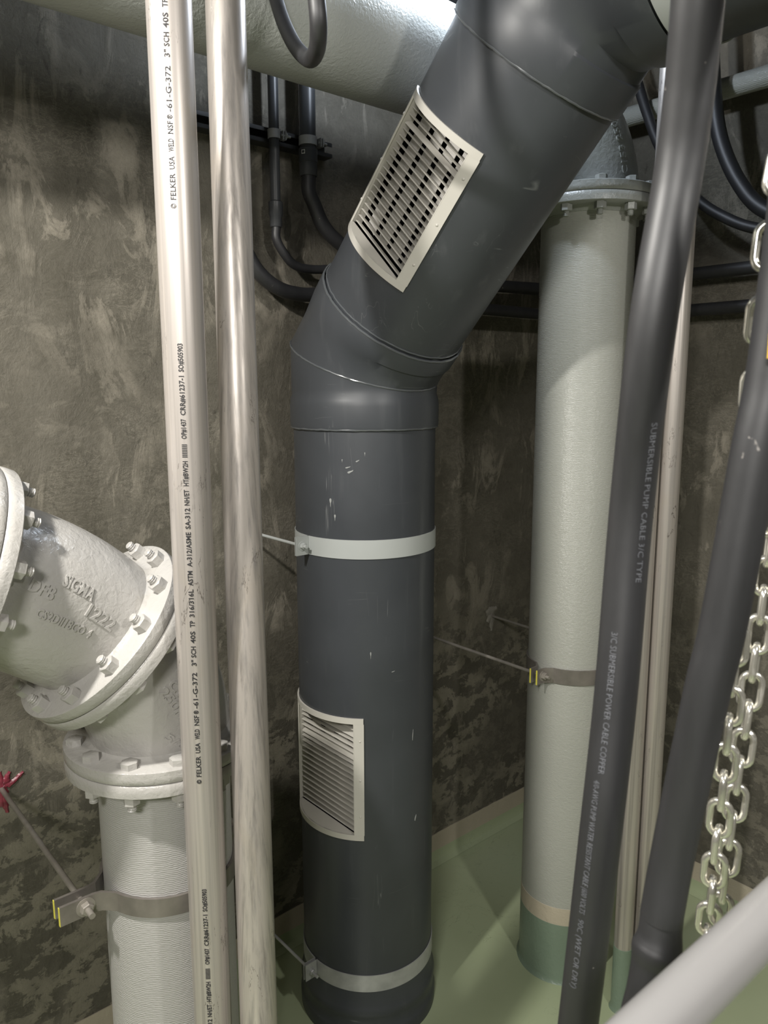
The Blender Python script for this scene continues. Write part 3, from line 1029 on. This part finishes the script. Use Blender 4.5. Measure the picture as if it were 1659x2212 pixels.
pb = steel_pipe(s1, S1, S1 + up * CEIL, RS, 'stainless')
tb = at_dep(486.5, 0, 1.72); bb = at_dep(559, 2200, 1.86)
dv = (tb - bb); dv = dv / dv.z
s2b = bb - dv * bb.z; s2t = bb + dv * (CEIL - bb.z)
s2 = thing('steel_pipe', 'plain upright stainless pipe without printing, right of the lettered one', 'pipe', s2b.copy())
steel_pipe(s2, s2b, s2t, RS, 'stainless_worn')

# printing on pipe 1 : words with their vertical extents in the photo (start below, end above)
words = [('©', 1697, 1688), ('FELKER', 1682, 1637), ('USA', 1630, 1608), ('WELD', 1600, 1578), ('NSF', 1570, 1548), ('®', 1545, 1537), ('-61-G-372', 1533, 1455), ('3"', 1440, 1427),
         ('SCH', 1422, 1398), ('40S', 1391, 1365), ('TP', 1356, 1342), ('316/316L', 1334, 1274), ('ASTM', 1266, 1234), ('A-312/ASME', 1225, 1150),
         ('SA-312', 1143, 1098), ('NH/ET', 1092, 1058), ('HT#BW2H', 1050, 996), ('IIIIIIII', 988, 960), ('OP#1437', 948, 905), ('CRR#61237-1', 897, 812), ('SO#505903', 803, 742)]
a_front = math.atan2(-S1.y, -S1.x)


def print_words(shift, ang):
    def zz(py):      # height on the front of the pipe for an image row
        k = 1 - RS / S1.length
        r = ray(CX + F * S1.x / S1.y * 1.0, py)
        return on_plane(CX + F * S1.x * k / (S1.y * k * 0.9865), py, S1 * k, S1.normalized()).z
    bm = bmesh.new()
    for w_, y0, y1 in words:
        za, zb = zz(y0) + shift, zz(y1) + shift
        if zb < 0.05 or za > CEIL - 0.05: continue
        def g(x, y, h, za=za):
            a = ang - y / RS
            return S1 + up * (za + x) + V((math.cos(a), math.sin(a), 0)) * (RS + 0.0006 + h)
        text_on(bm, w_, g, 0.0145, zb - za, 0.00015, 0.00028)
    obj('printed_lettering', bm, 'ink_black', pb, 'black printed lettering', smooth=False)


def z_row(py):
    k = 1 - RS / S1.length
    return on_plane(CX + F * S1.x * k / (S1.y * k * 0.9865), py, S1 * k, S1.normalized()).z


period = z_row(452) - z_row(1697)
A_TXT = a_front - R_(9)
print_words(0, A_TXT); print_words(period, A_TXT); print_words(-period, A_TXT)

# thin dotted stencil on pipe 2 is worn away; stainless pair at right
SA = V((0.915, 2.640, 0)); SB = V((0.987, 2.639, 0)); RA = 0.0345
for i, (P_, lab) in enumerate(((SA, 'slim stainless pipe with green foot, left of the pair behind the black cables'),
                               (SB, 'slim cracked stainless pipe, right of the pair behind the black cables'))):
    T = thing('steel_pipe', lab, 'pipe', P_.copy())
    steel_pipe(T, P_ + up * 0.262, P_ + up * CEIL, RA, 'stainless_worn', 32)
    bm = bmesh.new(); lathe(bm, P_, up, [(RA + 0.008, 0), (RA + 0.003, 0.01), (RA + 0.0012, 0.02), (RA + 0.0012, 0.27), (RA, 0.2705)], 32, cap=False)
    obj('painted_base', bm, 'green_paint', T, 'green painted foot')
# rod that holds them to the wall, ending in a mortar patch
anc = wall_pt(1062, 1330)
bm = bmesh.new(); tube(bm, [anc, W(-0.826 + RP + 0.033, 0.86, 1.302)], 0.006, 12)
tag(obj('threaded_rod', bm, 'rod_steel'), 'thin dark rod leaving the rough patch on the wall behind the pale grey riser', 'rod')
blob_patch('mortar_patch', anc + n * 0.0005, n, [(0, 0.03, (0.0, -0.11), 0.02), (-0.045, 0.02, (0.08, 0.015), 0.022), (-0.03, -0.03, (0.05, 0.07), 0.016)],
           'mortar', 'light rough mortar patch on the dark wall between duct and right riser', 'mortar patch', 0.004)

# horizontal painted pipe on right wall
T = None
bm = bmesh.new(); lathe(bm, RW(0.35, 0.123, 3.551), n, [(0.0405, h) for h in lin(0, 3.0, 6)], 40)
tag(obj('painted_pipe', bm, 'grey_roller'), 'slim pale grey horizontal pipe high on the right wall', 'pipe')

# ---------------------------------------------------------------- strut, conduits and cables on the left wall
zs = H + (2.664 - 1.95) * K
SA0, SA1 = -1.611 * K, -1.150 * K
st = thing('strut_channel', 'short dark steel channel bolted to the upper left wall, holding the conduits', 'strut', W((SA0 + SA1) / 2, 0, zs - 0.025))
bm = bmesh.new()
L_ = SA1 - SA0; hh = 0.05; dp = 0.05
mid = (SA0 + SA1) / 2
box(bm, W(mid, 0.0015, zs), e, n, up, L_, 0.003, hh)
for s in (1, -1):
    box(bm, W(mid, dp / 2, zs + s * hh / 2), e, n, up, L_, dp, 0.003)
    box(bm, W(mid, dp, zs + s * (hh / 2 - 0.006)), e, n, up, L_, 0.003, 0.013)
obj('channel', bm, 'strut_dark', st, smooth=False)


def strap(s, off, r, z):
    """two-piece strut clamp round a conduit, bolt sticks out to the right"""
    c = W(s, off, z)
    T = thing('conduit_strap', 'small steel strap holding the %s conduit to the dark channel' % ('thin' if r < 0.025 else 'thick'), 'pipe strap', c - up * 0.012)
    bm = bmesh.new()
    o = [c + (e * math.cos(a) + n * math.sin(a)) * (r + 0.004) for a in lin(-0.35, PI + 0.7, 30)]
    i = [c + (e * math.cos(a) + n * math.sin(a)) * (r + 0.001) for a in lin(-0.35, PI + 0.7, 30)]
    strip(bm, o, i, up, 0.03)
    box(bm, c + e * (r + 0.012) + n * (r * 0.3), n, e, up, r * 1.2, 0.004, 0.03)
    box(bm, c + e * (r + 0.022) + n * (r * 0.3), n, e, up, r * 1.2, 0.004, 0.03)
    obj('strap_band', bm, 'galvanised', T)
    bm = bmesh.new(); tube(bm, [c + e * (r + 0.005) + n * r * 0.5, c + e * (r + 0.045) + n * r * 0.5], 0.0045, 10)
    lathe(bm, c + e * (r + 0.024) + n * r * 0.5, e, [(0.012, 0), (0.012, 0.003)], 16)
    obj('bolt', bm, 'galvanised', T)


def to_ceiling(P, k=0.5):
    """continue a hanging line upward from its first point to the ceiling"""
    d_ = (P[0] - P[1]).normalized()
    h_ = CEIL - 0.004 - P[0].z
    top = V((P[0].x + d_.x * k * h_, P[0].y + d_.y * k * h_, CEIL - 0.004))
    m_ = max(1, int((top - P[0]).length / 0.1))
    return [top.lerp(P[0], i / m_) for i in range(m_)] + list(P)


def to_floor(P, r=0.03):
    d_ = (P[-1] - P[-2]).normalized()
    end = V((P[-1].x + d_.x * 0.5, P[-1].y + d_.y * 0.5, r))
    m_ = max(1, int((end - P[-1]).length / 0.12))
    return list(P) + [P[-1].lerp(end, (i + 1) / m_) for i in range(m_)]


def wcurve(pts, off):
    return [wall_pt(px, py, off) for px, py in pts]


# thin conduit
def sz_of(px, py, off):
    P_ = wall_pt(px, py, off); return (P_ - P0).dot(e), P_.z


s_t, _ = sz_of(592, 300, 0.075); s_k, _ = sz_of(665, 300, 0.085)
T = thing('conduit', 'thin black upright conduit on the upper left wall, curving right at its lower end', 'conduit', W(s_t, 0.075, 2.6))
z_a, z_b = sz_of(600, 435, 0.075)[1], sz_of(602, 492, 0.075)[1]
bm = bmesh.new(); tube(bm, [W(s_t, 0.075, CEIL - 0.002), W(s_t, 0.075, z_a)], 0.0185, 24); obj('conduit_tube', bm, 'conduit_grey', T)
bm = bmesh.new()
lathe(bm, W(s_t, 0.075, z_b), up, [(0.02, -0.0), (0.0225, 0.004), (0.0225, (z_a - z_b) * 0.4), (0.026, (z_a - z_b) * 0.45), (0.026, (z_a - z_b) * 0.95), (0.02, (z_a - z_b))], 10)
obj('coupling', bm, 'conduit_grey', T)
c1 = wcurve([(612, 545), (636, 572), (675, 582), (760, 583)], 0.075)
c1 = [W(s_t, 0.075, z_b), W(s_t, 0.075, z_b - 0.04)] + c1
zA = c1[-1].z
c1 += [W(-0.9, 0.075, zA - 0.01), W(-0.2, 0.075, zA), W(-0.09, 0.12, zA), RW(0.2, 0.06, zA), RW(1.0, 0.06, zA + .01), RW(2.6, 0.06, zA)]
bm = bmesh.new(); tube(bm, spline(c1, 10), 0.0165, 16); obj('cable', bm, 'black_rubber', T)
strap(s_t, 0.075, 0.0185, zs)

T = thing('conduit', 'thick black upright conduit on the upper left wall with a small white label', 'conduit', W(s_k, 0.085, 2.7))
z_a, z_b = sz_of(668, 322, 0.085)[1], sz_of(670, 382, 0.085)[1]
bm = bmesh.new(); tube(bm, [W(s_k, 0.085, CEIL - 0.002), W(s_k, 0.085, z_a)], 0.0295, 28); obj('conduit_tube', bm, 'conduit_grey', T)
bm = bmesh.new()
hz = z_a - z_b
lathe(bm, W(s_k, 0.085, z_b), up, [(0.03, 0), (0.0325, 0.003), (0.0325, hz * 0.48), (0.0345, hz * 0.5), (0.0345, hz * 0.98), (0.03, hz)], 28)
cp = obj('coupling', bm, 'conduit_grey', T)
a_l = math.atan2(-W(s_k, .085, 0).y, -W(s_k, .085, 0).x) - 0.75
bm = bmesh.new()
for (z0_, z1_, a0_, a1_) in ((0.74, 0.77, 0, .42), (0.86, 0.89, 0, .42), (0.74, 0.89, 0, .06), (0.74, 0.89, .36, .42)):
    vs = []
    cc = W(s_k, 0.085, z_b)
    for (za_, aa_) in ((z0_, a0_), (z0_, a1_), (z1_, a1_), (z1_, a0_)):
        vs.append(bm.verts.new(cc + up * hz * za_ + V((math.cos(a_l + aa_), math.sin(a_l + aa_), 0)) * 0.0352))
    bm.faces.new(vs)
obj('label', bm, 'white_label', cp, 'white printed outline label', smooth=False)
c2 = [W(s_k, 0.085, z_b), W(s_k, 0.085, z_b - 0.05)] + wcurve([(678, 440), (698, 486), (730, 522), (790, 560)], 0.085)
zB = c2[-1].z - 0.03
c2 += [W(-0.9, 0.085, zB - 0.02), W(-0.22, 0.085, zB), W(-0.1, 0.14, zB), RW(0.22, 0.085, zB), RW(1.0, 0.085, zB), RW(2.6, 0.085, zB)]
bm = bmesh.new(); tube(bm, spline(c2, 10), 0.0265, 18); obj('cable', bm, 'black_rubber', T)
strap(s_k, 0.085, 0.0295, zs)

s_3, _ = sz_of(520, 400, 0.075)
c3 = [W(s_3, 0.082, CEIL - 0.02), W(s_3, 0.082, 3.2), W(s_3, 0.082, 2.95)] + wcurve([(527, 530), (556, 585), (600, 622), (650, 636), (720, 638)], 0.082)
zC = c3[-1].z
c3 += [W(-0.9, 0.082, zC), W(-0.2, 0.082, zC), W(-0.09, 0.13, zC), RW(0.22, 0.082, zC - .03), RW(1.0, 0.082, zC - .03), RW(2.6, 0.082, zC - .03)]
bm = bmesh.new(); tube(bm, spline(c3, 10), 0.0265, 18)
tag(obj('power_cable', bm, 'black_rubber'), 'black cable sagging from behind the steel pipes to behind the duct, lowest of three', 'cable')

# cables hanging near the right wall
pts = [rwall_pt(1345, 60, 0.215), rwall_pt(1372, 160, 0.215), rwall_pt(1398, 245, 0.215), rwall_pt(1432, 330, 0.215), rwall_pt(1500, 425, 0.215), rwall_pt(1575, 474, 0.215), rwall_pt(1650, 496, 0.215), rwall_pt(1760, 500, 0.215), rwall_pt(1950, 470, 0.215), RW(2.6, 0.215, 3.3), RW(3.0, 0.215, CEIL - 0.03)]
bm = bmesh.new(); tube(bm, spline(pts, 10), 0.021, 16)
tag(obj('power_cable', bm, 'black_rubber'), 'thinner black cable drooping near the right wall, lower of two', 'cable')
pts = [rwall_pt(1530, -60, 0.25), rwall_pt(1536, 60, 0.25), rwall_pt(1541, 190, 0.25), rwall_pt(1556, 300, 0.25), rwall_pt(1595, 392, 0.25), rwall_pt(1650, 452, 0.25), rwall_pt(1740, 470, 0.25), rwall_pt(1900, 400, 0.25), RW(2.3, 0.25, 3.5), RW(2.45, 0.25, CEIL - 0.03)]
bm = bmesh.new(); tube(bm, spline(pts, 10), 0.029, 16)
tag(obj('power_cable', bm, 'black_rubber'), 'thicker black cable drooping near the right wall, upper of two', 'cable')

# black loop hanging in front of the overhead pipe
pts = [at_dep(585, -60, 1.95), at_dep(597, 0, 1.9), at_dep(615, 55, 1.85), at_dep(640, 103, 1.78), at_dep(668, 128, 1.68), at_dep(684, 108, 1.58), at_dep(688, 60, 1.52), at_dep(684, 0, 1.5), at_dep(676, -70, 1.5)]
pts = [pts[0] + up * 0.35] + pts + [pts[-1] + up * 0.35]
bm = bmesh.new(); tube(bm, spline(pts, 12), 0.0175, 20)
tag(obj('cable_loop', bm, 'black_rubber'), 'black cable loop hanging in front of the overhead pipe at the top', 'cable')

# ---------------------------------------------------------------- thick cables in the foreground
ca = [(1512, -160, .72), (1507, 0, .741), (1486, 220, .78), (1461, 400, .805), (1410, 700, .82), (1364, 1100, .895), (1330, 1500, .915), (1297, 1800, .93), (1250, 2200, .985), (1225, 2400, 1.01)]
PA = spline(to_floor(to_ceiling([at_dep(*p) for p in ca])), 12)
T = thing('power_cable', 'very thick black cable with pale print crossing the right side, nearer the middle', 'cable', PA[-1].copy())
bm = bmesh.new(); tube(bm, PA, 0.0250, 32); body = obj('cable_jacket', bm, 'black_rubber', T)


def path_text(P, R, txt, y_start, y_end, xo, size, parent):
    # arc-length table
    s = [0.0]
    for a, b in zip(P, P[1:]): s.append(s[-1] + (b - a).length)
    proj = [project(p)[1] for p in P]
    def s_at(py):
        for i in range(len(P) - 1):
            if proj[i] <= py <= proj[i + 1]:
                t = (py - proj[i]) / (proj[i + 1] - proj[i]); return s[i] + t * (s[i + 1] - s[i])
        return s[-1]
    def pos(q):
        q = max(0, min(s[-1] - 1e-6, q))
        for i in range(len(s) - 1):
            if s[i] <= q <= s[i + 1]:
                t = (q - s[i]) / (s[i + 1] - s[i]); return P[i].lerp(P[i + 1], t), (P[min(i + 2, len(P) - 1)] - P[max(i - 1, 0)]).normalized()
    sa, sb = s_at(y_start), s_at(y_end)
    def g(x, y, h):
        c, tg = pos(sa + x)
        tc = (CAM - c); tc = (tc - tg * tc.dot(tg)).normalized()     # towards the viewer side of the jacket
        sd = tc.cross(tg)
        a = xo + y / R
        return c + (tc * math.cos(a) + sd * math.sin(a)) * (R + 0.0002 + h)
    bm = bmesh.new(); text_on(bm, txt, g, size, sb - sa, 0.0001)
    return obj('printed_lettering', bm, 'ink_grey', parent, 'pale printed lettering', smooth=False)


path_text(PA, 0.0250, '4/0-AWG PUMP WATER RESISTANT CABLE (600 VOLTS', 1675, 1952, -0.45, 0.0105, body)
path_text(PA, 0.0250, '90C (WET OR DRY)', 1965, 2110, -0.45, 0.0105, body)
path_text(PA, 0.0250, 'SUBMERSIBLE PUMP CABLE 3/C TYPE', 900, 1250, 0.6, 0.0105, body)

path_text(PA, 0.0250, '3/C SUBMERSIBLE POWER CABLE COPPER', 1360, 1660, -0.3, 0.0105, body)

cb = [(1720, 400, .70), (1695, 600, .72), (1663, 822, .735), (1630, 985, .745), (1562, 1351, .775), (1526, 1500, .79), (1458, 1822, .83), (1428, 1983, .84)]
PB = spline(to_ceiling([at_dep(*p) for p in cb]), 12)
T = thing('power_cable', 'very thick black cable with a swollen end sleeve, nearest the right edge and the chain', 'cable', PB[-1].copy())
bm = bmesh.new(); tube(bm, PB, 0.0225, 32); obj('cable_jacket', bm, 'black_rubber', T)
ps = [at_dep(1430, 1975, .842), at_dep(1427, 2000, .842), at_dep(1424, 2030, .842), at_dep(1417, 2062, .842), at_dep(1411, 2090, .842), at_dep(1400, 2150, .84), at_dep(1385, 2212, .84), at_dep(1350, 2400, .84)]
PSL = spline(to_floor(ps), 6)
bm = bmesh.new(); tube(bm, PSL, [0.0226 + 0.0034 * math.exp(-((i - 16) / 5.0) ** 2) + (0.0008 if i > 14 else 0) for i in range(len(PSL))], 32)
obj('end_sleeve', bm, 'black_rubber', T)

# ---------------------------------------------------------------- chains
def chain(ctrl, pitch, wire, label):
    P = spline(to_ceiling([at_dep(*p) for p in ctrl]), 14)
    s = [0.0]
    for a, b in zip(P, P[1:]): s.append(s[-1] + (b - a).length)
    T = thing('lifting_chain', label, 'chain', P[-1].copy(), 'shiny chains hanging at the right edge')
    q, k = 0.0, 0
    i = 0
    L = pitch + 2 * wire * 0.98; Wd = wire * 3.6
    while q < s[-1]:
        while s[i + 1] < q: i += 1
        t = (q - s[i]) / (s[i + 1] - s[i]); c = P[i].lerp(P[i + 1], t); tg = (P[i + 1] - P[i]).normalized()
        x_, y_, _ = frame(tg)
        ang = R_(28) + (k % 2) * PI / 2 + R_(random.uniform(-9, 9))
        sx = x_ * math.cos(ang) + y_ * math.sin(ang)
        pts = []
        rc = (Wd - wire) / 2; hl = (L - Wd) / 2
        for j in range(10): a = PI * j / 9; pts.append(c + tg * (hl + rc * math.sin(a)) + sx * rc * math.cos(a))
        for j in range(10): a = PI + PI * j / 9; pts.append(c + tg * (-hl + rc * math.sin(a)) + sx * rc * math.cos(a))
        # closed tube
        bm = bmesh.new(); NN = len(pts); rings = []
        nrm = tg.cross(sx)
        for j in range(NN):
            tt = (pts[(j + 1) % NN] - pts[j - 1]).normalized(); b_ = tt.cross(nrm)
            rings.append([bm.verts.new(pts[j] + (nrm * math.cos(m_ * PI / 5) + b_ * math.sin(m_ * PI / 5)) * wire / 2) for m_ in range(10)])
        for j in range(NN):
            for m_ in range(10): bm.faces.new((rings[j - 1][m_], rings[j - 1][(m_ + 1) % 10], rings[j][(m_ + 1) % 10], rings[j][m_]))
        obj('chain_link', bm, 'chain_zinc', T)
        q += pitch; k += 1


chain([(1735, 150, .82), (1695, 330, .83), (1664, 500, .84), (1647, 660, .85), (1636, 780, .87), (1602, 1200, .95), (1580, 1500, .98), (1551, 1800, 1.02), (1528, 2010, 1.06), (1505, 2200, 1.1)], 0.040, 0.0096,
      'shiny chain strand hanging right beside the thick cable, left one of two')
chain([(1700, 700, 1.0), (1672, 1080, 1.03), (1655, 1230, 1.04), (1632, 1420, 1.05), (1606, 1600, 1.06), (1586, 1750, 1.07), (1566, 1900, 1.08), (1545, 2050, 1.1)], 0.040, 0.0096,
      'shiny chain strand nearer the right edge, right one of two')

# yellow tag at the right edge
bm = bmesh.new()
c = at_dep(1683, 735, 0.70)
rx, ry = M @ V((1, 0, 0)), M @ V((0, 1, 0)); rz = rx.cross(ry)
prof = [(-0.009, 0.006), (-0.004, 0.020), (0.004, 0.026), (0.014, 0.020), (0.016, -0.018), (0.004, -0.022), (-0.009, -0.016)]
f1 = [bm.verts.new(c + rx * a + up * b + rz * 0.002) for a, b in prof]; f2 = [bm.verts.new(c + rx * a + up * b - rz * 0.002) for a, b in prof]
bm.faces.new(f1); bm.faces.new(f2[::-1])
for i in range(len(prof)): bm.faces.new((f1[i], f1[(i + 1) % 7], f2[(i + 1) % 7], f2[i]))
tag(obj('cable_tag', bm, 'yellow_plastic', smooth=False), 'small yellow tag on the thick cable at the right edge', 'tag')

# ---------------------------------------------------------------- handrail
zr = H - 0.47
pa = on_plane(1659, 1981, V((0, 0, zr)), up); pbk = on_plane(1445, 2190, V((0, 0, zr)), up)
dr = (pa - pbk).normalized()
RH = 0.0225
T = thing('handrail', 'white tubular handrail slanting across the lower right corner', 'handrail', (pa + dr * 0.12) - up * zr)
bm = bmesh.new(); tube(bm, [pbk - dr * 0.35, pbk, pa, pa + dr * 2.6], RH, 40); obj('top_rail', bm, 'rail_white', T)
pp = pa + dr * 0.12
for q_ in (pa + dr * 2.3,):
    bm = bmesh.new(); tube(bm, [V((q_.x, q_.y, 0.0)), V((q_.x, q_.y, zr - 0.01))], 0.019, 28)
    lathe(bm, V((q_.x, q_.y, 0)), up, [(0.06, 0), (0.06, 0.01), (0.02, 0.012)], 28)
    obj('post', bm, 'rail_white', T)
bm = bmesh.new(); tube(bm, [V((pp.x, pp.y, 0.0)), V((pp.x, pp.y, zr - 0.01))], 0.019, 28)
lathe(bm, V((pp.x, pp.y, 0)), up, [(0.06, 0), (0.06, 0.01), (0.02, 0.012)], 28)
obj('post', bm, 'rail_white', T)

# ---------------------------------------------------------------- lights
def light(name, typ, loc, power, color, size=0.1, target=None, **kw):
    l = bpy.data.lights.new(name, typ); l.energy = power; l.color = color
    if typ == 'AREA':
        l.shape = kw.get('shape', 'DISK'); l.size = size
        if 'size_y' in kw: l.size_y = kw['size_y']
    else: l.shadow_soft_size = size
    if typ == 'SPOT':
        l.spot_size = kw.get('angle', 2.4); l.spot_blend = 0.6
    o = bpy.data.objects.new(name, l); COL.objects.link(o); o.location = loc
    if target is not None:
        o.rotation_euler = (V(target) - V(loc)).to_track_quat('-Z', 'Y').to_euler()
    return o


light('room_lamp', 'AREA', (-1.20, 0.65, 3.52), 42, (1.0, 0.965, 0.905), 0.11, (-0.75, 1.45, 1.5))
light('side_lamp', 'AREA', (1.35, 0.0, 3.35), 15, (1.0, 0.97, 0.92), 0.14, (0.7, 1.8, 1.2))
light('overhead_lamp', 'POINT', W(-1.48, 0.86, 3.70), 18, (0.78, 0.87, 1.0), 0.05)
light('rear_fill', 'AREA', W(-4.8, 3.4, 3.70), 78, (1.0, 0.97, 0.92), 0.7, W(-2.6, 1.6, 0.6), shape='SQUARE')  # soft fill added behind the camera, standing in for unseen ceiling lights

w = bpy.data.worlds.new('World'); S.world = w; w.use_nodes = True
w.node_tree.nodes['Background'].inputs[0].default_value = (0.5, 0.5, 0.5, 1)
w.node_tree.nodes['Background'].inputs[1].default_value = 0.02

# ---------------------------------------------------------------- camera
cam = bpy.data.cameras.new('camera'); co = bpy.data.objects.new('camera', cam); COL.objects.link(co)
cam.sensor_fit = 'VERTICAL'; cam.sensor_height = 36.0; cam.lens = F / 2212 * 36.0
cam.clip_start = 0.02
cam.dof.use_dof = True; cam.dof.focus_distance = 2.3; cam.dof.aperture_fstop = 8.0
co.matrix_world = Matrix.Translation(CAM) @ M.to_4x4()
S.camera = co

S.view_settings.view_transform = 'Standard'; S.view_settings.look = 'None'
S.view_settings.gamma = 1.0; S.view_settings.exposure = 0.70
S.view_settings.use_curve_mapping = False
S.cycles.use_denoising = True
S.cycles.max_bounces = 8
